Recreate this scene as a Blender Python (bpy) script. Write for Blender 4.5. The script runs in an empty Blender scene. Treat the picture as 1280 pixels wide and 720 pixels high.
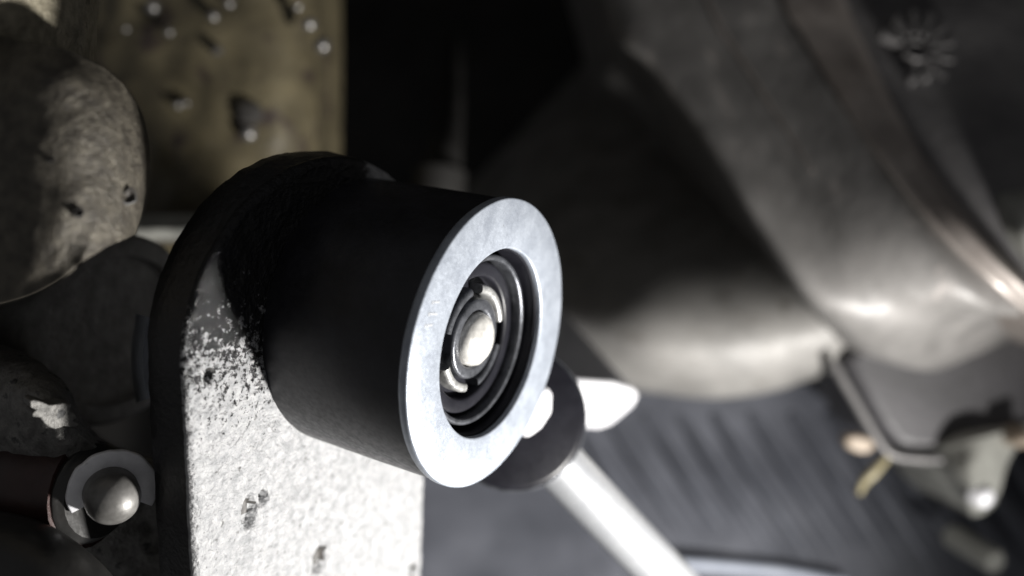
import bpy, math, random
from mathutils import Vector, Matrix, noise
random.seed(7)
scene = bpy.context.scene
COL = scene.collection
CAM = Vector((0, 0, 0.5))
FPX = 1100.0                       # focal length in photo pixels (1280 wide)

# ------------------------------------------------------------------ camera
cd = bpy.data.cameras.new('camera')
cam = bpy.data.objects.new('camera', cd)
COL.objects.link(cam)
cam.location = CAM
cam.rotation_euler = (math.radians(90), 0, 0)
cd.sensor_width = 36
cd.lens = 36 * FPX / 1280
cd.clip_start = 0.005
cd.clip_end = 20
cd.dof.use_dof = True
cd.dof.focus_distance = 0.133
cd.dof.aperture_fstop = 7.6
scene.camera = cam

# ------------------------------------------------------------------ world, lamps, exposure
w = bpy.data.worlds.new('World')
scene.world = w
w.use_nodes = True
bg = w.node_tree.nodes['Background']
bg.inputs[0].default_value = (0.98, 0.98, 1.0, 1)
bg.inputs[1].default_value = 0.12


def lamp(name, loc, aim, energy, size, cone, blend, color):
    ld = bpy.data.lights.new(name, 'SPOT')
    ld.energy = energy
    ld.shadow_soft_size = size
    ld.spot_size = math.radians(cone)
    ld.spot_blend = blend
    ld.color = color
    o = bpy.data.objects.new(name, ld)
    COL.objects.link(o)
    o.location = CAM + Vector(loc)
    o.rotation_euler = (Vector(aim) - Vector(loc)).to_track_quat('-Z', 'Y').to_euler()
    return o


lamp('torch', (0.165, 0.116, -0.15), (-0.02, 0.18, -0.045), 8.0, 0.009, 136, 0.85, (1.0, 0.975, 0.935))
scene.view_settings.view_transform = 'Standard'
scene.view_settings.look = 'None'
scene.view_settings.exposure = 0.0
scene.view_settings.gamma = 1.0
scene.render.engine = 'CYCLES'
scene.cycles.use_denoising = True
scene.cycles.max_bounces = 6


# ------------------------------------------------------------------ helpers
def P(px, py, dep):
    """photo pixel + distance -> world point"""
    return CAM + Vector(((px - 640) / FPX * dep, dep, (360 - py) / FPX * dep))


def tag(o, label, cat, group=None, kind=None):
    if label:
        o['label'] = label
    if cat:
        o['category'] = cat
    if group:
        o['group'] = group
    if kind:
        o['kind'] = kind
    return o


def thing(name, loc, label, cat, group=None):
    o = bpy.data.objects.new(name, None)
    o.empty_display_size = 0.005
    COL.objects.link(o)
    o.location = loc
    return tag(o, label, cat, group)


def origin(o):
    v = Vector((0, 0, 0))
    while o is not None:
        v += o.location
        o = o.parent
    return v


def mesh(name, verts, faces, mat, parent=None, smooth=True, angle=40, loc=None):
    me = bpy.data.meshes.new(name)
    o = bpy.data.objects.new(name, me)
    COL.objects.link(o)
    if parent is not None:
        o.parent = parent
        base = origin(parent)
    else:
        base = Vector(loc) if loc is not None else sum((Vector(v) for v in verts), Vector()) / len(verts)
        o.location = base
    me.from_pydata([tuple(Vector(v) - base) for v in verts], [], faces)
    me.materials.append(mat)
    import bmesh
    bm = bmesh.new()
    bm.from_mesh(me)
    bmesh.ops.recalc_face_normals(bm, faces=bm.faces)
    bm.to_mesh(me)
    bm.free()
    if smooth:
        me.shade_smooth()
        me.set_sharp_from_angle(angle=math.radians(angle))
    return o


def catmull(pts, n):
    pts = [Vector(p) for p in pts]
    if len(pts) == 2:
        return [pts[0].lerp(pts[1], i / (n - 1)) for i in range(n)]
    L = [0.0]
    for a, b in zip(pts, pts[1:]):
        L.append(L[-1] + max((b - a).length, 1e-7))
    ext = [pts[0] * 2 - pts[1]] + pts + [pts[-1] * 2 - pts[-2]]
    out = []
    k = 0
    for i in range(n):
        s = L[-1] * i / (n - 1)
        while k < len(pts) - 2 and s > L[k + 1]:
            k += 1
        t = (s - L[k]) / (L[k + 1] - L[k])
        p0, p1, p2, p3 = ext[k:k + 4]
        out.append(0.5 * ((2 * p1) + (p2 - p0) * t + (2 * p0 - 5 * p1 + 4 * p2 - p3) * t * t
                          + (3 * p1 - p0 - 3 * p2 + p3) * t ** 3))
    return out


def loft(name, rows, mat, parent=None, n=48, m=None, rough=0.0, rscale=200, back=None, angle=35, flare=False):
    """surface through rows of (px, py, distance); optionally closed behind at distance `back`"""
    R = [catmull([P(*p) for p in r], n) for r in rows]
    if m:
        cols = [catmull([r[i] for r in R], m) for i in range(n)]
        R = [[cols[i][j] for i in range(n)] for j in range(m)]
    if rough:
        R = [[p + Vector((0, -1, 0)) * rough * noise.noise(p * rscale) for p in r] for r in R]
    if back is not None:
        # rim goes straight back to a closing sheet so that the form has depth
        pad = lambda p: Vector((p.x, max(p.y, CAM.y + back), p.z))
        if flare:                  # body widens towards its root
            pad = lambda p: CAM + (p - CAM) * (max(back, p.y - CAM.y) / (p.y - CAM.y))
        R = [[pad(p) for p in R[0]]] + R + [[pad(p) for p in R[-1]]]
        R = [[pad(r[0])] + r + [pad(r[-1])] for r in R]
    nn = len(R[0])
    verts = [p for r in R for p in r]
    faces = []
    for j in range(len(R) - 1):
        for i in range(nn - 1):
            a = j * nn + i
            faces.append((a, a + 1, a + nn + 1, a + nn))
    return mesh(name, verts, faces, mat, parent, angle=angle)


def frame(d):
    d = Vector(d).normalized()
    t = Vector((0, 0, 1)).cross(d)
    if t.length < 1e-4:
        t = Vector((1, 0, 0))
    t.normalize()
    return t, d.cross(t), d


def lathe(name, c, d, prof, mat, parent=None, n=96, a0=0.0, a1=360.0, closed=False, angle=35, wob=0.0):
    """prof: list of (radius, height along d) ; closed -> profile loops (ring solids)"""
    t, u, d = frame(d)
    full = abs(a1 - a0) >= 359.9
    cnt = n if full else n + 1
    verts, faces = [], []
    for i in range(cnt):
        a = math.radians(a0 + (a1 - a0) * i / n)
        e = t * math.cos(a) + u * math.sin(a)
        for r, h in prof:
            rr = r * (1 + wob * noise.noise(Vector((math.cos(a) * 4, math.sin(a) * 4, h * 300 + r * 100))))
            verts.append(Vector(c) + e * rr + d * h)
    k = len(prof)
    kk = k if closed else k - 1
    for i in range(cnt if full else cnt - 1):
        j = (i + 1) % cnt
        for q in range(kk):
            q2 = (q + 1) % k
            faces.append((i * k + q, j * k + q, j * k + q2, i * k + q2))
    if not full and closed:
        faces.append(tuple(range(k)))
        faces.append(tuple((cnt - 1) * k + q for q in range(k)))
    o = mesh(name, verts, faces, mat, parent, angle=angle)
    return o


def bevprof(r0, r1, h0, h1, b):
    """closed rectangular profile between radii r0<r1 and heights h0<h1 with rounded corners"""
    pts = []
    for cx, cy, s in ((r1 - b, h0 + b, -90), (r1 - b, h1 - b, 0), (r0 + b, h1 - b, 90), (r0 + b, h0 + b, 180)):
        for k in range(4):
            a = math.radians(s + 30 * k)
            pts.append((cx + b * math.cos(a), cy + b * math.sin(a)))
    return pts


def tube(name, path, rad, mat, parent=None, n=24, m=40, caps=True, wob=0.0):
    pts = catmull(path, m)
    rads = rad if isinstance(rad, (list, tuple)) else [rad, rad]
    verts, faces = [], []
    prev = None
    for i, p in enumerate(pts):
        tg = (pts[min(i + 1, m - 1)] - pts[max(i - 1, 0)]).normalized()
        if prev is None:
            s = tg.cross(Vector((0.3, 0.2, 1))).normalized()
        else:
            s = (prev - tg * prev.dot(tg)).normalized()
        prev = s
        b = tg.cross(s)
        f = i / (m - 1) * (len(rads) - 1)
        k = min(int(f), len(rads) - 2)
        r = rads[k] + (rads[k + 1] - rads[k]) * (f - k)
        for q in range(n):
            a = 2 * math.pi * q / n
            rr = r * (1 + wob * noise.noise(p * 150 + Vector((math.cos(a), math.sin(a), 0))))
            verts.append(p + (s * math.cos(a) + b * math.sin(a)) * rr)
    for i in range(m - 1):
        for q in range(n):
            a, c = i * n + q, i * n + (q + 1) % n
            faces.append((a, c, c + n, a + n))
    if caps:
        faces.append(tuple(range(n)))
        faces.append(tuple((m - 1) * n + q for q in range(n)))
    return mesh(name, verts, faces, mat, parent)


def prism(name, pts, dep, thick, mat, parent=None, bev=0.0008, tilt=None, seg=3):
    """outline (px,py) at its own distance, given real thickness and rounded edges"""
    front = [P(x, y, dep if tilt is None else dep + tilt[0] * (x - pts[0][0]) + tilt[1] * (y - pts[0][1])) for x, y in pts]
    n = len(front)
    nrm = Vector((0, 0, 0))
    for i in range(n):
        nrm += (front[i] - front[0]).cross(front[(i + 1) % n] - front[0])
    nrm.normalize()
    if nrm.y > 0:
        nrm = -nrm
    verts = front + [p - nrm * thick for p in front]
    faces = [tuple(range(n)), tuple(range(2 * n - 1, n - 1, -1))]
    faces += [(i, (i + 1) % n, n + (i + 1) % n, n + i) for i in range(n)]
    o = mesh(name, verts, faces, mat, parent, angle=50)
    if bev:
        b = o.modifiers.new('bevel', 'BEVEL')
        b.width = bev
        b.segments = seg
        b.limit_method = 'ANGLE'
        b.angle_limit = math.radians(25)
    return o


# ------------------------------------------------------------------ materials
def mat(name, c1, c2, nscale=120, rough=(0.45, 0.6), metal=0.0, bump=0.0, bscale=500, bdist=0.0006,
        stretch=None, spots=None, spec=0.5, coat=0.0, detail=6, wear=None, oil_shade=None, glint=False, pos=(0.35, 0.65)):
    m = bpy.data.materials.new(name)
    m.use_nodes = True
    nt = m.node_tree
    N, Lk = nt.nodes, nt.links
    b = N['Principled BSDF']
    tc = N.new('ShaderNodeTexCoord')
    mp = N.new('ShaderNodeMapping')
    if stretch:
        mp.inputs['Scale'].default_value = stretch
    Lk.new(tc.outputs['Object'], mp.inputs[0])

    def nz(scale, det=detail, r=0.6, src=mp):
        t = N.new('ShaderNodeTexNoise')
        t.inputs['Scale'].default_value = scale
        t.inputs['Detail'].default_value = det
        t.inputs['Roughness'].default_value = r
        Lk.new(src.outputs[0], t.inputs['Vector'])
        return t

    def ramp(src, p0, p1, a, c):
        r = N.new('ShaderNodeValToRGB')
        r.color_ramp.elements[0].position = p0
        r.color_ramp.elements[1].position = p1
        r.color_ramp.elements[0].color = a
        r.color_ramp.elements[1].color = c
        Lk.new(src, r.inputs[0])
        return r.outputs[0]

    def mix(fac, a, c):
        x = N.new('ShaderNodeMix')
        x.data_type = 'RGBA'
        Lk.new(fac, x.inputs[0])
        for s, i in ((a, 6), (c, 7)):
            if isinstance(s, tuple):
                x.inputs[i].default_value = s
            else:
                Lk.new(s, x.inputs[i])
        return x.outputs[2]
    C = lambda c: (c[0], c[1], c[2], 1)
    big = nz(nscale)
    col = ramp(big.outputs['Fac'], pos[0], pos[1], C(c1), C(c2))
    fine = nz(nscale * 5.3, 3)
    rg = N.new('ShaderNodeMapRange')
    rg.inputs['From Min'].default_value = 0.3
    rg.inputs['From Max'].default_value = 0.7
    rg.inputs['To Min'].default_value = rough[0]
    rg.inputs['To Max'].default_value = rough[1]
    Lk.new(fine.outputs['Fac'], rg.inputs['Value'])
    rout = rg.outputs[0]
    if spots:                       # (colour, noise scale, threshold)
        s = nz(spots[1], 4)
        k = ramp(s.outputs['Fac'], spots[2], spots[2] + 0.08, (0, 0, 0, 1), (1, 1, 1, 1))
        col = mix(k, col, C(spots[0]))
    if wear:
        s = nz(wear[1], 8, 0.7)
        k = ramp(s.outputs['Fac'], wear[2], wear[2] + 0.12, (0, 0, 0, 1), (1, 1, 1, 1))
        col = mix(k, col, C(wear[0]))
    if oil_shade:                         # oily film, its black partly painted shade, above a height in object space: (z0, z1, colour, roughness)
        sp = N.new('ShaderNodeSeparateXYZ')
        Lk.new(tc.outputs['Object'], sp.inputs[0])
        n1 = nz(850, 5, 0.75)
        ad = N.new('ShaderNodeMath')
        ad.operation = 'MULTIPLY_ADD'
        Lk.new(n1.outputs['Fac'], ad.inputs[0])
        ad.inputs[1].default_value = oil_shade[4]
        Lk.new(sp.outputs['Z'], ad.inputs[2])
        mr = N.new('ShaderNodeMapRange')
        mr.inputs['From Min'].default_value = oil_shade[0]
        mr.inputs['From Max'].default_value = oil_shade[1]
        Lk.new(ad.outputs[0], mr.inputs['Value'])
        if glint:                    # painted highlight on the shoulder of the lug arch
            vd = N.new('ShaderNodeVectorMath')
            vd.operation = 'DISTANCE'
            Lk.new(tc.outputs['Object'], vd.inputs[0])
            vd.inputs[1].default_value = GLINT
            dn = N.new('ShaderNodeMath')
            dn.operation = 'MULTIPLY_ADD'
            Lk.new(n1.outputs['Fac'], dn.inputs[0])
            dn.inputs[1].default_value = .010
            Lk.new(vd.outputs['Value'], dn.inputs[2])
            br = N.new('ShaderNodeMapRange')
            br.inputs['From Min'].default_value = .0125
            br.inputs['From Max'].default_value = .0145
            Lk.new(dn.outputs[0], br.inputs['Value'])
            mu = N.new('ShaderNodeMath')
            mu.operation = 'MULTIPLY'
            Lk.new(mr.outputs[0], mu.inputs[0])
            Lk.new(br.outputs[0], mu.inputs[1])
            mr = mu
            if oil_shade[0] < -.1:
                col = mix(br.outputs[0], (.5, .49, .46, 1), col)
        col = mix(mr.outputs[0], col, C(oil_shade[2]))
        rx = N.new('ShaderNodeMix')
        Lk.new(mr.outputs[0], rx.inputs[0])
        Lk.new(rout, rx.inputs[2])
        rx.inputs[3].default_value = oil_shade[3]
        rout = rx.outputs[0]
    Lk.new(col, b.inputs['Base Color'])
    Lk.new(rout, b.inputs['Roughness'])
    b.inputs['Metallic'].default_value = metal
    b.inputs['Specular IOR Level'].default_value = spec
    if coat:
        b.inputs['Coat Weight'].default_value = coat
        b.inputs['Coat Roughness'].default_value = 0.12
    if bump:
        h = nz(bscale, 5, 0.65)
        h2 = nz(bscale * 0.23, 3)
        ad = N.new('ShaderNodeMath')
        ad.operation = 'MULTIPLY_ADD'
        Lk.new(h2.outputs['Fac'], ad.inputs[0])
        ad.inputs[1].default_value = 1.3
        Lk.new(h.outputs['Fac'], ad.inputs[2])
        bp = N.new('ShaderNodeBump')
        bp.inputs['Strength'].default_value = bump
        bp.inputs['Distance'].default_value = bdist
        Lk.new(ad.outputs[0], bp.inputs['Height'])
        Lk.new(bp.outputs[0], b.inputs['Normal'])
    return m


AX = Vector((.8637, -.4698, -.1824)).normalized()
T, U, AX = frame(AX)
ROLL = math.radians(12)                # the lug leans a little about the sleeve's axis
T, U = T * math.cos(ROLL) + U * math.sin(ROLL), U * math.cos(ROLL) - T * math.sin(ROLL)
D = .14
FC = P(618.8, 429.9, D)
RS = .1668 * D
LS = .195 * D
BC = FC - AX * LS                      # sleeve foot on the lug face
LC = BC - T * .0078                    # middle of the lug's arch
RL, RH = .0294, .0272                  # lug half width, arch height
GLINT = -T * .0078 + T * (RL * math.sin(math.radians(36))) + U * (RH * math.cos(math.radians(36))) + AX * .003  # centre of the highlight painted on the arch's right shoulder
M = {}
M['lug'] = mat('cast_aluminium_oily_shaded', (.22, .225, .232), (.36, .36, .367), 700, (.36, .58), .3, .9, 1300, .0006,
               spots=((.12, .12, .12), 900, .62), oil_shade=(.029, .034, (.005, .005, .006), .16, .08), glint=True)
M['lug_edge'] = mat('oily_black_casting', (.016, .016, .017), (.04, .039, .038), 260, (.3, .5), .1, .6, 900, .0006, oil_shade=(-.5, -.4, (.010, .010, .011), .4, .01), glint=True)
M['cast_brown'] = mat('cast_iron_brown', (.042, .037, .030), (.105, .094, .074), 600, (.34, .55), .35, .6, 1500, .0007,
                      stretch=(1, 1, 1), spots=((.05, .045, .04), 520, .64))
M['cast_tan'] = mat('cast_tan', (.14, .125, .09), (.30, .27, .20), 330, (.4, .6), .2, .9, 700, .0008,
                    spots=((.08, .07, .05), 300, .6))
M['cast_grey'] = mat('cast_grey', (.09, .088, .084), (.20, .195, .185), 420, (.4, .6), .25, .8, 900, .0006,
                     spots=((.05, .05, .05), 420, .58))
M['boss'] = mat('boss_grey', (.20, .195, .185), (.32, .31, .295), 320, (.4, .6), .2, .5, 900, .0005)
M['rust'] = mat('oily_brown_plate', (.058, .049, .030), (.125, .106, .064), 60, (.3, .55), .1, .35, 260, .0008,
                spots=((.035, .026, .022), 75, .56))
M['drop'] = mat('oil_drop', (.13, .125, .12), (.34, .33, .32), 40, (.28, .42), .85)
M['pit'] = mat('pit_dark', (.02, .02, .02), (.05, .045, .04), 400, (.5, .7), 0)
M['black'] = mat('black_oxide', (.009, .009, .011), (.017, .017, .021), 200, (.3, .5), .0, .12, 1500, .0002, spec=.4, wear=((.035, .035, .038), 700, .66))
M['silver'] = mat('machined_face', (.25, .275, .32), (.34, .37, .42), 300, (.36, .5), .4, .25, 1400, .00025,
                  wear=((.21, .23, .27), 620, .60), spots=((.16, .16, .17), 1100, .68))
M['steel'] = mat('bright_steel', (.66, .66, .66), (.82, .82, .80), 300, (.16, .3), .85, .1, 900, .0002)
M['dark_steel'] = mat('dark_steel', (.05, .053, .06), (.12, .125, .14), 400, (.25, .4), .6, .2, 900, .0003)
M['core'] = mat('core_steel', (.42, .41, .39), (.66, .65, .62), 900, (.3, .45), .3, .3, 900, .0002)
M['seg'] = mat('segment_steel', (.22, .22, .22), (.42, .42, .41), 900, (.3, .45), .5, .3, 900, .0002)
M['rubber'] = mat('black_rubber', (.008, .008, .011), (.013, .013, .017), 300, (.3, .4), 0, spec=.2)
M['chrome'] = mat('chrome_bar', (.74, .76, .80), (.84, .86, .89), 200, (.26, .34), .75, .06, 900, .0002)
M['white'] = mat('white_metal', (.50, .50, .53), (.66, .66, .68), 200, (.4, .5), .0)
M['washer'] = mat('pale_washer', (.62, .62, .65), (.78, .78, .81), 300, (.5, .65), .1, .3, 900, .0003,
                  spots=((.14, .14, .14), 240, .64))
M['pin'] = mat('domed_pin', (.10, .097, .092), (.19, .185, .178), 300, (.4, .55), .4, .15, 700, .0003,
               spots=((.16, .14, .12), 700, .66))
M['hose'] = mat('dark_red_hose', (.018, .008, .007), (.034, .013, .011), 150, (.35, .5), 0, .2, 400, .0004)
M['hose2'] = mat('black_hose', (.014, .014, .014), (.028, .027, .026), 150, (.3, .4), 0, .2, 400, .0004)
M['housing'] = mat('housing_aluminium', (.14, .136, .130), (.21, .204, .194), 55, (.5, .62), .1, .25, 420, .0004,
                   wear=((.10, .092, .082), 90, .55))
M['band'] = mat('flange_aluminium', (.115, .111, .107), (.19, .183, .177), 60, (.45, .6), .1, .35, 200, .0005,
                stretch=(1.6, 1, .7), wear=((.30, .275, .26), 85, .58))
M['rim'] = mat('flange_rim', (.19, .165, .15), (.31, .28, .26), 55, (.4, .55), .3, .3, 300, .0004)
M['cover'] = mat('cover_panel', (.085, .082, .085), (.14, .135, .135), 50, (.45, .6), .2, .35, 260, .0005)
M['mark'] = mat('raised_mark', (.095, .092, .093), (.14, .135, .134), 120, (.4, .55), .3)
M['boxm'] = mat('dark_mount_block', (.030, .029, .031), (.046, .044, .048), 60, (.45, .6), 0, .2, 300, .0004)
M['pale'] = mat('pale_grey_cast', (.25, .25, .23), (.36, .36, .33), 90, (.4, .55), .1, .2, 300, .0004)
M['tan'] = mat('tan_clip', (.20, .16, .12), (.28, .23, .18), 90, (.45, .6), 0)
M['olive'] = mat('yellow_clip', (.15, .13, .075), (.2, .175, .105), 90, (.45, .6), 0)
M['pan'] = mat('ribbed_pan_dark', (.06, .064, .078), (.10, .105, .125), 40, (.4, .55), 0, .2, 250, .0004)
M['rib'] = mat('ribbed_pan_rib', (.062, .066, .08), (.10, .106, .127), 50, (.35, .5), .1, .2, 250, .0004)
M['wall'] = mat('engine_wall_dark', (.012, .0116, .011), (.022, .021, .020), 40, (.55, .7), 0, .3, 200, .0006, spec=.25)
M['pale_edge'] = mat('pale_strip', (.30, .33, .40), (.40, .43, .5), 60, (.4, .5), 0)  # plain pale bluish colour of the pan's edge

# ------------------------------------------------------------------ setting: dark engine wall far behind
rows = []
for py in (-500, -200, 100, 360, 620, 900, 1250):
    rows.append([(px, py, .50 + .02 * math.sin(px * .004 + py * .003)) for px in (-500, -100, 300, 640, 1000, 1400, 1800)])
# unseen overhang added to the wall to block ambient light from above
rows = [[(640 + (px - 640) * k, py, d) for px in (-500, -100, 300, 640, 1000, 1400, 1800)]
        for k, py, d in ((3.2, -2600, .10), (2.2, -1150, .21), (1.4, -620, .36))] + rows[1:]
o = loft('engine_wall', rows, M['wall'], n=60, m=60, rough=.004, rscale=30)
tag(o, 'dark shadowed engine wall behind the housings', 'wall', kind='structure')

# dark casting ribs in the gap between plate and housing
t = thing('pipe_run', P(553, 260, .31), 'dark vertical pipe stub in the black gap beside the brown plate', 'pipe')
tube('pipe', [P(562, 60, .44), P(557, 165, .34), P(548, 240, .31), P(536, 330, .31)], [.0068, .0066, .0072], M['wall'], t, wob=.1)
tube('collar', [P(550, 215, .312), P(546, 262, .31)], .0095, M['wall'], t, m=6)

# ------------------------------------------------------------------ cast lug with the black sleeve
lug = thing('cast_lug', BC - AX * .004, 'pitted pale cast metal lug with oily arched top carrying the black sleeve', 'bracket')
THK = .0078
VB = -.085
BV = .0013
pits = [((400, 700), .0016, .0016, .0022), ((312, 640), .0013, .0009, .0026), ((517, 713), .0012, .001, .0014),
        ((330, 622), .0007, .0006, .001), ((262, 470), .0008, .0007, .001)]


def onface(px, py):
    o_ = CAM
    r = P(px, py, 1.0) - CAM
    k = (LC - o_).dot(AX) / r.dot(AX)
    q = o_ + r * k - LC
    return q.dot(T), q.dot(U)


pitc = [(onface(*p[0]), p[1], p[2], p[3]) for p in pits]
NS, NV = 150, 260
vs = [VB + (0 - VB) * i / 159 for i in range(160)] + [RH * math.sin(math.pi / 2 * i / 90) for i in range(1, 91)]
ss = [math.sin(math.pi / 2 * (-1 + 2 * i / (NS - 1))) for i in range(NS)]
grid = []
for v in vs:
    wv = RL * math.sqrt(max(1 - (v / RH) ** 2, 1e-9)) if v > 0 else RL
    row = []
    for s in ss:
        x = s * wv
        dist = (1 - math.hypot(x / RL, v / RH)) * RL if v > 0 else RL - abs(x)
        dist = max(dist, 0)
        h = 0.0
        if dist < BV:
            h = -BV + math.sqrt(max(BV * BV - (BV - dist) ** 2, 0))
        q = Vector((x, v, 0))
        h += .00022 * noise.noise(q * 420) + .00016 * noise.noise(q * 950) + .00025 * noise.noise(q * 140)
        for (cx, cv), ra, rb, dp in pitc:
            k = (x - cx) ** 2 / ra ** 2 + (v - cv) ** 2 / dp ** 2
            k *= 1 + .5 * noise.noise(q * 900)
            if k < 2.2:
                h -= .0016 * max(0, min(1, (1.6 - k) / .9))
        row.append(LC + T * x + U * v + AX * h)
    grid.append(row)
verts = [p for r in grid for p in r]
faces = [(j * NS + i, j * NS + i + 1, (j + 1) * NS + i + 1, (j + 1) * NS + i) for j in range(len(vs) - 1) for i in range(NS - 1)]
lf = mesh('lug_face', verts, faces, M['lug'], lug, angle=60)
lf.data.materials.append(M['pit'])
for pg in lf.data.polygons:            # pit floors take the dark pit material
    c = lf.data.vertices[pg.vertices[0]].co + origin(lug) - LC
    x, v = c.dot(T), c.dot(U)
    for q, ((cx, cv), ra, rb, dp) in enumerate(pitc):
        k = (x - cx) ** 2 / ra ** 2 + (v - cv) ** 2 / dp ** 2 + .5 * noise.noise(Vector((x, v, 0)) * 1100)
        if k < (.85 if q in (0, 2) else .45):
            pg.material_index = 1
# side wall: outline skirt with rounded rear edge
out = [grid[j][0] for j in range(0, len(vs), 2)] + [grid[j][NS - 1] for j in range(len(vs) - 1, -1, -2)]
ctr = LC
verts, faces = [], []
n = len(out)
for k, (back, inset) in enumerate(((0, 0), (.002, -.0002), (THK * .5, -.0003), (THK - .001, 0), (THK, .0012), (THK, .006))):
    for p in out:
        q = p - LC
        x, v = q.dot(T), q.dot(U)
        r = Vector((x, max(v, 0)))
        r = r / max(r.length, 1e-6)
        h0 = q.dot(AX)
        h = h0 if k == 0 else -BV - back
        rg = .00025 * noise.noise(Vector((x, v, h)) * 500) if k else 0
        verts.append(LC + T * (x - r.x * (inset + rg)) + U * (v - r.y * (inset + rg)) + AX * h)
for k in range(5):
    for i in range(n - 1):
        faces.append((k * n + i, k * n + i + 1, (k + 1) * n + i + 1, (k + 1) * n + i))
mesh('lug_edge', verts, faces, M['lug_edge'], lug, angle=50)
mesh('lug_back', [LC + T * x + U * v - AX * (BV + THK - .0005) for x, v in
                  [(-RL + .004, VB), (RL - .004, VB)] + [((RL - .004) * math.cos(a * math.pi / 20), (RH - .004) * math.sin(a * math.pi / 20)) for a in range(21)]],
     [tuple(range(23))], M['cast_grey'], lug)

# black sleeve
sl = thing('black_sleeve', BC, 'short black cylindrical sleeve with bright silver ring face and recessed core', 'sleeve')
ext = LS + .003
lathe('shell', FC, AX, [(RS * .62, -ext), (RS * .985, -ext), (RS * .985, -LS + .001), (RS * .988, -LS * .5), (RS * .985, -.0018),
                        (RS * .978, -.0009), (RS * .9, -.0009)], M['black'], sl)
ring = lathe('end_ring', FC, AX, bevprof(RS * .655, RS, -.0016, 0, .00035), M['silver'], sl, n=140, closed=True, wob=.004)
# stamped characters near the ring's left edge (worn, unreadable strokes)
mk = []
px_c = onface(540, 392)
r_c = P(541, 392, 1) - CAM
k = (FC - CAM).dot(AX) / r_c.dot(AX)
mc = CAM + r_c * k
e_r = (mc - FC).normalized()
e_t = AX.cross(e_r)
vv, ff = [], []


def stroke(a0, b0, a1, b1, wd=.00016):
    p0, p1 = mc + e_t * a0 + e_r * b0 + AX * .00006, mc + e_t * a1 + e_r * b1 + AX * .00006
    dd = (p1 - p0).normalized()
    nn = AX.cross(dd) * wd
    i0 = len(vv)
    for p in (p0 - nn, p1 - nn, p1 + nn, p0 + nn):
        vv.append(p)
    for p in (p0 - nn, p1 - nn, p1 + nn, p0 + nn):
        vv.append(p - AX * .0002)
    ff.extend([(i0, i0 + 1, i0 + 2, i0 + 3)] + [(i0 + a, i0 + (a + 1) % 4, i0 + 4 + (a + 1) % 4, i0 + 4 + a) for a in range(4)])


h_ = .0012
for q in (-1, 0, 1):
    c_ = q * .0017
    stroke(c_ - .0002, -h_ * (.9 - .3 * q * q), c_ + .0002, h_ * .5)
    stroke(c_ + .0001, h_ * .8, c_ + .0006, h_ * .7)
M['stamp'] = mat('stamp_grey', (.30, .31, .33), (.38, .39, .41), 900, (.5, .6), .2)
mesh('stamped_mark', vv, ff, M['stamp'], ring, smooth=False)
# recess and inner rings
lathe('liner', FC, AX, [(RS * .66, -.0008), (RS * .645, -.0012), (RS * .635, -.006), (RS * .3, -.0062), (0.00001, -.0062)], M['rubber'], sl)
lathe('groove_ring', FC, AX, bevprof(RS * .555, RS * .60, -.0066, -.0026, .00045), M['dark_steel'], sl, closed=True)
lathe('bearing_cup', FC, AX, bevprof(RS * .43, RS * .54, -.0066, -.0042, .0006), M['rubber'], sl, closed=True)
for a0, a1, mm in ((20, 92, 'steel'), (112, 172, 'dark_steel'), (212, 268, 'steel'), (292, 350, 'dark_steel')):
    lathe('retainer_segment', FC, AX, bevprof(RS * .315, RS * .38, -.0066, -.0036, .0006), M['dark_steel' if mm != 'steel' else 'seg'], sl, n=24, a0=a0, a1=a1, closed=True)
lathe('core_cup', FC, AX, bevprof(RS * .2, RS * .285, -.0066, -.0036, .0005), M['dark_steel'], sl, closed=True)
lathe('core_pin', FC, AX, [(RS * .19, -.0066), (RS * .19, -.0036), (RS * .178, -.0028), (RS * .14, -.0021), (RS * .08, -.0017), (RS * .03, -.0016), (.00001, -.0016)], M['core'], sl)

# ------------------------------------------------------------------ left side castings
# rounded arm end, upper left
def armd(px, off):
    return .107 + off + max(0, 20 - px) * 2e-5 + (max(0, px - 58) / 130) ** 2 * .0125


arm_rows = [
    ([(-160, -40), (-60, 20), (10, 48), (80, 62), (140, 92), (176, 140), (188, 200), (182, 250), (170, 292)], .005),
    ([(-160, 20), (-60, 62), (10, 84), (75, 96), (128, 122), (160, 162), (172, 208), (168, 252), (158, 298)], .0015),
    ([(-160, 100), (-60, 130), (10, 150), (60, 160), (100, 176), (126, 202), (140, 226), (142, 264), (134, 308)], .0004),
    ([(-160, 220), (-60, 240), (0, 245), (40, 248), (76, 256), (98, 268), (110, 284), (112, 302), (104, 327)], 0),
    ([(-160, 400), (-60, 392), (-20, 385), (10, 378), (36, 370), (54, 362), (70, 353), (82, 345), (92, 337)], .0006),
]
o = loft('rounded_casting', [[(x, y, armd(x, f)) for x, y in pts] for pts, f in arm_rows],
         M['cast_brown'], n=150, m=110, rough=.00012, rscale=420, back=.19, flare=True)
tag(o, 'rough brown cast iron arm with rounded end beside the lug', 'casting')
arm = o


for px, py, dp, rr in ((160, 246, .1151, .0012), (98, 266, .1079, .0007), (64, 200, .1068, .0004)):
    lathe('pit', P(px, py, dp), Vector((.72, -.66, -.1)), [(rr, -.0012), (rr, .0002), (rr * .8, .0003), (rr * .45, -.0003), (.00001, -.0004)],
          M['pit'], arm, n=14, wob=.5)
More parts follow.
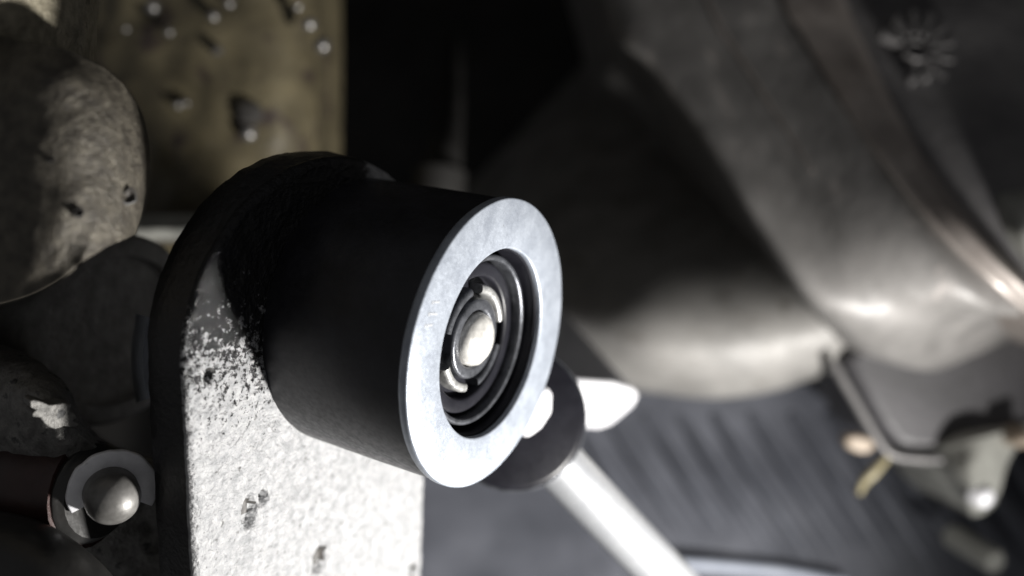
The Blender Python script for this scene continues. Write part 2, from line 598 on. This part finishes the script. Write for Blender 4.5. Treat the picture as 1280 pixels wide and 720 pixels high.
# tan casting in the top corner
o = loft('tan_casting', [
    [(-90, -70, 0.1060), (20, -74, 0.1160), (80, -72, 0.1260), (112, -66, 0.1330), (124, -60, 0.1430)],
    [(-90, 10, 0.1040), (20, 6, 0.1140), (80, 4, 0.1240), (112, 2, 0.1310), (124, 2, 0.1430)],
    [(-90, 100, 0.1060), (20, 100, 0.1160), (80, 98, 0.1260), (110, 92, 0.1330), (120, 86, 0.1430)],
], M['cast_tan'], n=60, m=40, rough=.0009, rscale=260, back=.2, flare=True)
tag(o, 'tan rough cast block corner above the brown arm', 'casting')

# oily brown plate
pl = thing('oily_plate', P(260, 300, .25), 'oily brown metal plate spotted with wet drops behind the lug', 'plate')
loft('plate_face', [
    [(90, -120, .262), (200, -120, .256), (310, -120, .255), (360, -119, .259), (394, -118, .270), (412, -116, .290)],
    [(90, 60, .258), (200, 60, .252), (310, 60, .251), (360, 60, .255), (394, 60, .266), (412, 60, .288)],
    [(90, 200, .258), (200, 200, .252), (310, 200, .251), (360, 200, .255), (394, 200, .266), (410, 200, .288)],
    [(90, 320, .26), (200, 320, .256), (310, 320, .257), (360, 320, .261), (394, 320, .272), (410, 320, .292)],
], M['rust'], pl, n=60, m=50, rough=.0011, rscale=110, back=.31)
loft('plate_step', [
    [(120, 266, .245), (180, 268, .243), (240, 268, .243), (300, 270, .246)],
    [(120, 284, .240), (180, 286, .238), (240, 286, .238), (300, 288, .241)],
    [(120, 300, .242), (180, 298, .240), (240, 297, .240), (300, 300, .243)],
], M['pale'], pl, n=30, m=14, rough=.0005, rscale=200, back=.27)
for (px, py, r) in [(310, 166, .0030), (266, 20, .0024), (190, 8, .0022), (211, 40, .0019), (386, 30, .0022), (402, 56, .003),
                    (232, 128, .0018), (222, 131, .0014), (157, 36, .0014), (286, 4, .0018), (372, 8, .0018)]:
    c = P(px, py, .2495)
    r *= random.uniform(.6, 1.15)
    lathe('oil_drop', c, Vector((.1, -1, -.1)), [(r, -.0006), (r * .98, .0002), (r * .8, r * .5), (r * .5, r * .78), (r * .2, r * .9), (.00001, r * .92)],
          M['drop'], pl, n=16, wob=.4)
for (px, py, r) in [(312, 142, .0032), (270, 62, .0014), (205, 300, .001)]:
    lathe('pit', P(px, py, .2482), Vector((.1, -1, 0)), [(r, -.002), (r, .0001), (r * .5, .0005), (.00001, .0006)], M['pit'], pl, n=18, wob=.5)

# boss behind the lug
bs = thing('round_boss', P(165, 410, .19), 'round grey boss half hidden in shadow behind the lug', 'boss')
bc = P(150, 415, .168)
rb = .0184
lathe('boss_body', bc, AX, [(rb * 1.02, -.03), (rb * 1.02, -.0016), (rb * .985, -.0004), (rb * .95, 0), (rb * .80, -.0001)], M['boss'], bs, wob=.01)
lathe('boss_face', bc, AX, [(rb * .81, -.0002), (rb * .79, -.0014), (rb * .4, -.0016), (.00001, -.0016)], M['boss'], bs, wob=.02)
loft('crescent_lip', [
    [(170, 392, .156), (164, 450, .155), (170, 504, .156)],
    [(184, 396, .1318), (178, 450, .1310), (183, 499, .1315)],
    [(193, 398, .1350), (189, 450, .1345), (193, 497, .1350)],
], M['silver'], bs, n=24, m=10, rough=.0002, rscale=500)  # added silver lip imitating a lit crescent beside the lug
# lower casting under the boss
o = loft('lower_casting', [
    [(-120, 400, .146), (-20, 425, .143), (40, 446, .139), (84, 482, .137), (102, 522, .138), (136, 553, .143), (190, 572, .149), (240, 580, .153)],
    [(-120, 430, .140), (-20, 452, .136), (36, 470, .132), (74, 496, .131), (94, 530, .132), (130, 560, .138), (190, 582, .145), (240, 592, .150)],
    [(-120, 500, .138), (-20, 510, .134), (30, 520, .130), (66, 536, .129), (90, 552, .131), (130, 576, .137), (190, 600, .144), (240, 610, .149)],
    [(-120, 620, .142), (-20, 640, .140), (40, 650, .139), (66, 655, .138), (90, 658, .139), (130, 660, .143), (190, 665, .148), (240, 670, .15)],
    [(-120, 800, .15), (-20, 800, .15), (40, 800, .15), (66, 800, .15), (90, 800, .15), (130, 800, .15), (190, 800, .15), (240, 800, .155)],
], M['cast_grey'], n=110, m=90, rough=.0007, rscale=420, back=.2, flare=True)
tag(o, 'rough grey casting below the round boss with added lit patch', 'casting')
rag = []
for k in range(26):
    a = 2 * math.pi * k / 26
    q = .8 + .55 * noise.noise(Vector((math.cos(a) * 1.9, math.sin(a) * 1.9, 3.3)))
    rag.append((64 + 42 * q * math.cos(a), 518 + 8 * math.cos(a) + 19 * q * math.sin(a)))
prism('lit_patch', rag, .1292, .003, M['cast_grey'], o, bev=.0004, tilt=(.00008, .00002))  # added facet, tilted to catch the torch as a lit patch

# hoses and pin, lower left
hs = thing('rubber_hose', P(40, 625, 0.1376), 'dark red rubber hose ending at the domed pin', 'hose')
tube('hose_body', [P(-160, 600, 0.1479), P(-60, 606, 0.1445), P(40, 612, 0.1393), P(112, 616, 0.1359)], [.0093, .0093, .009, .0082], M['hose'], hs, wob=.04)
tube('hose_lip', [P(106, 615, 0.1363), P(118, 617, 0.1357), P(126, 618, 0.1352)], [.0074, .0078, .0066], M['hose2'], hs, m=8)
o = tube('black_hose', [P(-180, 690, 0.1290), P(-60, 700, 0.1273), P(30, 722, 0.1247), P(100, 790, 0.1230), P(130, 900, 0.1230)], [.0073, .0077, .0073, .007], M['hose2'], wob=.02)
tag(o, 'thick black hose curving down below the red hose', 'hose')
pn = thing('domed_pin', P(140, 622, 0.1307), 'small domed steel pin with pale crescent washer', 'pin')
pd = Vector((.50, -.85, -.12)).normalized()
pc = P(141, 622, 0.1294)
lathe('dome', pc, pd, [(.0039, -.006)] + [(.0039 * math.cos(a), .0039 * math.sin(a)) for a in [i * math.pi / 24 for i in range(12)]] + [(.00001, .0039)], M['pin'], pn, n=40)
wc = P(141, 614, 0.1320)
lathe('washer', wc, pd, bevprof(.0031, .0063, -.0009, .0003, .0003), M['washer'], pn, n=48, a0=-28, a1=205, closed=True, wob=.03)

# ------------------------------------------------------------------ ratchet behind the sleeve
rt = thing('ratchet_wrench', P(650, 525, .178), 'bright chrome handled wrench with round black head behind the silver ring', 'wrench')
hd = Vector((.20, -.97, .12)).normalized()
hc = P(646, 522, .172)
rh = .0143
lathe('head', hc, hd, [(.00001, 0), (rh * .9, 0), (rh * .95, -.0003), (rh * .985, -.0009), (rh, -.002), (rh, -.008), (rh * .9, -.009), (.00001, -.009)], M['rubber'], rt)
lathe('head_rim', hc - hd * .0011, hd, bevprof(rh * .965, rh * 1.008, -.0005, .0005, .0002), M['dark_steel'], rt, closed=True)
tube('handle', [P(672, 552, .178), P(760, 645, .187), P(850, 738, .2), P(960, 850, .22)], [.0054, .0054], M['chrome'], rt, n=40)
prism('head_glint', [(655, 530), (672, 492), (684, 482), (692, 492), (691, 516), (678, 536), (662, 548), (652, 546)], .1665, .0035, M['white'], rt, bev=.0008, tilt=(.00009, .00003))  # added pale piece painting a bright reflection on the head

o = prism('metal_tab', [(716, 476), (768, 480), (793, 488), (798, 496), (790, 509), (764, 531), (748, 536), (716, 534)], .245, .06, M['white'], bev=.0008, tilt=(.00010, .00012))
tag(o, 'small white metal tab catching light beside the black wrench head', 'tab')

# ------------------------------------------------------------------ transmission housing on the right
hb = thing('gear_housing', P(1000, 300, .3), 'large grey cast gear housing with broad curved flange', 'housing')
loft('barrel', [
    [(770, 40, .50), (786, 48, .47), (800, 54, .45), (816, 58, .44), (850, 62, .43), (900, 64, .424), (1000, 66, .42), (1110, 70, .42)],
    [(664, 150, .46), (682, 158, .42), (700, 166, .40), (722, 172, .388), (800, 180, .372), (900, 186, .365), (1000, 190, .36), (1110, 196, .36)],
    [(560, 270, 0.440), (622, 276, 0.3750), (672, 281, 0.3440), (720, 286, .330), (800, 294, .316), (900, 298, .310), (1000, 300, .308), (1110, 300, .308)],
    [(560, 370, 0.430), (622, 375, 0.3490), (672, 379, 0.3180), (720, 384, .304), (800, 390, .289), (900, 394, .284), (1000, 388, .283), (1110, 370, .283)],
    [(560, 428, 0.430), (622, 435, 0.3480), (672, 440, 0.3170), (720, 446, .303), (800, 454, .288), (900, 458, .284), (1000, 446, .284), (1110, 410, .285)],
    [(560, 454, 0.440), (622, 462, 0.3630), (672, 469, 0.3320), (720, 476, .318), (800, 488, .304), (900, 497, .300), (1000, 479, .300), (1110, 430, .301)],
    [(560, 450, 0.450), (622, 458, 0.3900), (672, 465, 0.3590), (720, 472, .345), (800, 484, .34), (900, 492, .34), (1000, 474, .34), (1110, 424, .34)],
], M['housing'], hb, n=70, m=60, rough=.00015, rscale=60, back=.47)
def lean(py):
    # the flanged face leans away from the camera towards its top
    q = 330 - py
    return .00013 * (math.sqrt(q * q + 90 * 90) + q) / 2


def leant(rows):
    return [[(x, y, z + lean(y)) for x, y, z in rw] for rw in rows]


R0 = [(930, -150), (975, -10), (1002, 40), (1060, 138), (1120, 222), (1180, 296), (1240, 354), (1300, 402), (1400, 460)]
R1 = [(1010, -150), (1048, -10), (1072, 50), (1110, 130), (1160, 214), (1214, 284), (1268, 342), (1320, 386), (1410, 440)]
DZ = [.254, .244, .2415, .237, .232, .228, .229, .236, .25]
dz = lambda i: DZ[i] + .001
# flange: loft from the barrel side (deep) to the cover (near)
loft('flange', leant([
    [(700, -150, .315), (752, -10, .300), (772, 45, .296), (808, 82, .292), (850, 140, .288), (925, 258, .282), (1000, 368, .277), (1060, 428, .274), (1110, 452, .275), (1165, 464, .280), (1220, 452, .285), (1300, 424, .29), (1420, 380, .30)],
    [(708, -150, 0.2790), (757, -10, 0.2640), (777, 45, 0.2600), (813, 82, 0.2560), (856, 140, 0.2520), (931, 257, 0.2475), (1005, 363, 0.2450), (1058, 404, 0.2470), (1106, 422, 0.2520), (1160, 430, 0.2600), (1218, 420, 0.2660), (1301, 396, 0.2720), (1420, 374, 0.2800)],
    [(790, -150, .262), (836, -10, .255), (858, 36, .253), (884, 76, .251), (922, 134, .248), (985, 234, .244), (1050, 326, .240), (1100, 370, .239), (1146, 390, .241), (1192, 400, .247), (1238, 396, .253), (1305, 380, .26), (1420, 362, .268)],
    [(830, -150, .258), (880, -10, .250), (902, 36, .248), (926, 72, .246), (960, 126, .243), (1016, 214, .239), (1078, 304, .235), (1128, 354, .234), (1170, 378, .235), (1212, 388, .240), (1250, 386, .246), (1308, 372, .253), (1420, 354, .262)],
    [(900, -150, .254), (948, -10, .244), (972, 32, .242), (996, 66, .240), (1030, 118, .237), (1080, 196, .233), (1138, 276, .229), (1180, 330, .228), (1214, 366, .229), (1246, 388, .234), (1272, 394, .24), (1314, 386, .247), (1420, 346, .257)],
    [(x + 12, y - 5, dz(i) + .0015) for i, (x, y) in enumerate(R0)],
]), M['band'], hb, n=120, m=70, rough=.0001, rscale=90, back=.44)
tube('cast_seam', [P(x, y, z + lean(y) - .0003) for x, y, z in ((862, -50, .2520), (880, -10, .250), (902, 36, .248), (926, 72, .246), (960, 126, .243), (1016, 214, .239))],
     [.0008, .0008, .0003], M['rim'], hb, n=10, m=30)
loft('flange_rim', leant([
    [(x - 4, y + 2, dz(i) + .004) for i, (x, y) in enumerate(R0)],
    [(x, y, dz(i) - .0042) for i, (x, y) in enumerate(R0)],
    [((a + c) / 2, (b + e) / 2, dz(i) - .0052) for i, ((a, b), (c, e)) in enumerate(zip(R0, R1))],
    [(x, y, dz(i) - .0048) for i, (x, y) in enumerate(R1)],
    [(x + 8, y - 5, dz(i) + .008) for i, (x, y) in enumerate(R1)],
]), M['rim'], hb, n=90, m=28, rough=.00015, rscale=80, back=.37)
cv = loft('cover_panel', leant([
    [(1030, -150, .25), (1050, -10, .245), (1075, 50, .243), (1112, 130, .240), (1162, 214, .237), (1216, 284, .235), (1270, 342, .234), (1322, 386, .232), (1410, 440, .232)],
    [(1140, -150, .243), (1150, -40, .239), (1172, 20, .236), (1205, 90, .234), (1246, 164, .231), (1290, 230, .229), (1330, 284, .228), (1370, 330, .227), (1440, 400, .227)],
    [(1400, -150, .240), (1400, -90, .236), (1400, -40, .234), (1410, 10, .232), (1420, 60, .23), (1430, 110, .229), (1440, 180, .228), (1450, 250, .227), (1460, 340, .227)],
]), M['cover'], hb, n=60, m=40, rough=.0003, rscale=55, back=.37)
# daisy-shaped cast mark
mcx, mcy, mdp = 1146, 62, .2345
for a in (150, 122, 95, 68, 42, 15, -12, -40, -66, -95):
    r0, r1 = 19, (47 if a > -50 else 36)
    ca, sa = math.cos(math.radians(a)), -math.sin(math.radians(a))
    wd0, wd1 = 3.0, 5.5
    prism('ray', [(mcx + ca * r0 - sa * wd0, mcy + sa * r0 + ca * wd0), (mcx + ca * r1 - sa * wd1, mcy + sa * r1 + ca * wd1),
                  (mcx + ca * (r1 + 4), mcy + sa * (r1 + 4)),
                  (mcx + ca * r1 + sa * wd1, mcy + sa * r1 - ca * wd1), (mcx + ca * r0 + sa * wd0, mcy + sa * r0 - ca * wd0)],
          mdp - .0005 + lean(mcy + sa * r0 + ca * wd0), .003, M['mark'], cv, bev=.0004, seg=2, tilt=(0, -.000125))
lathe('ring_mark', P(mcx, mcy, mdp + lean(mcy)), Vector((.05, -.86, .5)), bevprof(.0028, .0045, -.002, .0003, .0003), M['mark'], cv, n=24, closed=True)
loft('side_lug', leant([
    [(1238, 236, 0.2360), (1262, 236, 0.2320), (1300, 234, 0.2300), (1380, 232, 0.2300)],
    [(1250, 252, 0.2300), (1270, 252, 0.2260), (1300, 250, 0.2240), (1380, 248, 0.2240)],
    [(1262, 290, 0.2300), (1280, 292, 0.2250), (1305, 292, 0.2230), (1380, 290, 0.2230)],
    [(1276, 330, 0.2350), (1290, 332, 0.2300), (1310, 332, 0.2280), (1380, 330, 0.2280)],
]), M['pale'], hb, n=30, m=24, rough=.0004, rscale=120, back=.29)

# ------------------------------------------------------------------ mount block, clips, ribbed pan
mb = thing('mount_block', P(1170, 500, .28), 'dark grey mount block with pale edging below the flange', 'block')
prism('block_body', [(1052, 446), (1090, 420), (1300, 400), (1310, 536), (1230, 556), (1180, 568), (1140, 568), (1120, 560), (1102, 536)], .282, .05, M['boxm'], mb, bev=.004, seg=4)
tube('edge_strip', [P(1040, 452, .281), P(1062, 490, .280), P(1096, 548, .279), P(1114, 568, .279), P(1150, 574, .279), P(1176, 574, .279)], .0016, M['mark'], mb, n=12)
o = loft('tapered_bracket', [
    [(1158, 560, .285), (1190, 556, .276), (1230, 546, .272), (1290, 530, .280)],
    [(1172, 590, .282), (1196, 590, .272), (1222, 584, .268), (1262, 576, .276)],
    [(1196, 624, .280), (1210, 626, .270), (1228, 620, .266), (1250, 612, .274)],
    [(1206, 640, .286), (1216, 645, .278), (1230, 642, .276), (1244, 630, .284)],
], M['pale'], n=40, m=40, rough=.0005, rscale=120, back=.32)
tag(o, 'pale tapered bracket tip with bright rivet under the mount block', 'bracket')
lathe('rivet', P(1230, 622, .266), Vector((.35, -.85, -.25)), [(.0033, -.003), (.0033, .0), (.0028, .0012), (.0016, .0019), (.00001, .0021)], M['white'], o, n=24)
o = prism('tan_clip', [(1056, 546), (1072, 543), (1092, 549), (1096, 560), (1086, 568), (1070, 566), (1058, 558)], .276, .006, M['tan'], bev=.0015)
tag(o, 'small tan clip beside the mount block corner', 'clip')
o = tube('yellow_clip', [P(1108, 572, .277), P(1092, 590, .276), P(1080, 602, .277), P(1074, 616, .279)], [.0014, .0018, .0010], M['olive'], n=12, m=20)
tag(o, 'thin yellowish wire clip hanging under the mount block corner', 'clip')
o = prism('tan_plug', [(1266, 548), (1300, 536), (1300, 560), (1272, 562)], .268, .02, M['tan'], bev=.002)
tag(o, 'tan plug at the far end of the mount block', 'plug')

rp = thing('ribbed_pan', P(1000, 800, .33), 'dark ribbed pan with slanted cooling ribs below the housing', 'pan')
loft('pan_face', [
    [(480, 420, .375), (700, 430, .365), (900, 440, .36), (1100, 450, .355), (1400, 450, .35)],
    [(480, 560, .355), (700, 570, .348), (900, 575, .342), (1100, 580, .337), (1400, 580, .333)],
    [(480, 700, .338), (700, 710, .332), (900, 715, .326), (1100, 720, .321), (1400, 720, .317)],
    [(480, 900, .325), (700, 900, .318), (900, 900, .312), (1100, 900, .307), (1400, 900, .303)],
], M['pan'], rp, n=60, m=40, rough=.002, rscale=40, back=.39)
x = 740
while x < 1420:
    f = lambda py: .3342 - (x - 900) * .000027 - (py - 640) * .00008
    tube('rib', [P(x - 70, 520, f(520) + .008), P(x - 16, 600, f(600)), P(x + 30, 670, f(670)), P(x + 82, 750, f(750)), P(x + 120, 810, f(810))],
         [.0020, .0026, .0028, .0028], M['rib'], rp, n=14, m=24)
    x += 46 + random.uniform(-5, 5)
tube('edge_strip', [P(840, 704, .324), P(900, 708, .322), P(980, 716, .32), P(1060, 730, .317)], .0022, M['pale_edge'], rp, n=12)
o = lathe('nut_stub', P(1247, 704, .29), Vector((.3, -.9, -.2)), [(.0042, -.02), (.0042, -.001), (.0034, .0), (.00001, .0)], M['pale'], n=6, angle=20)
tag(o, 'pale hex nut on the ribbed pan', 'nut')
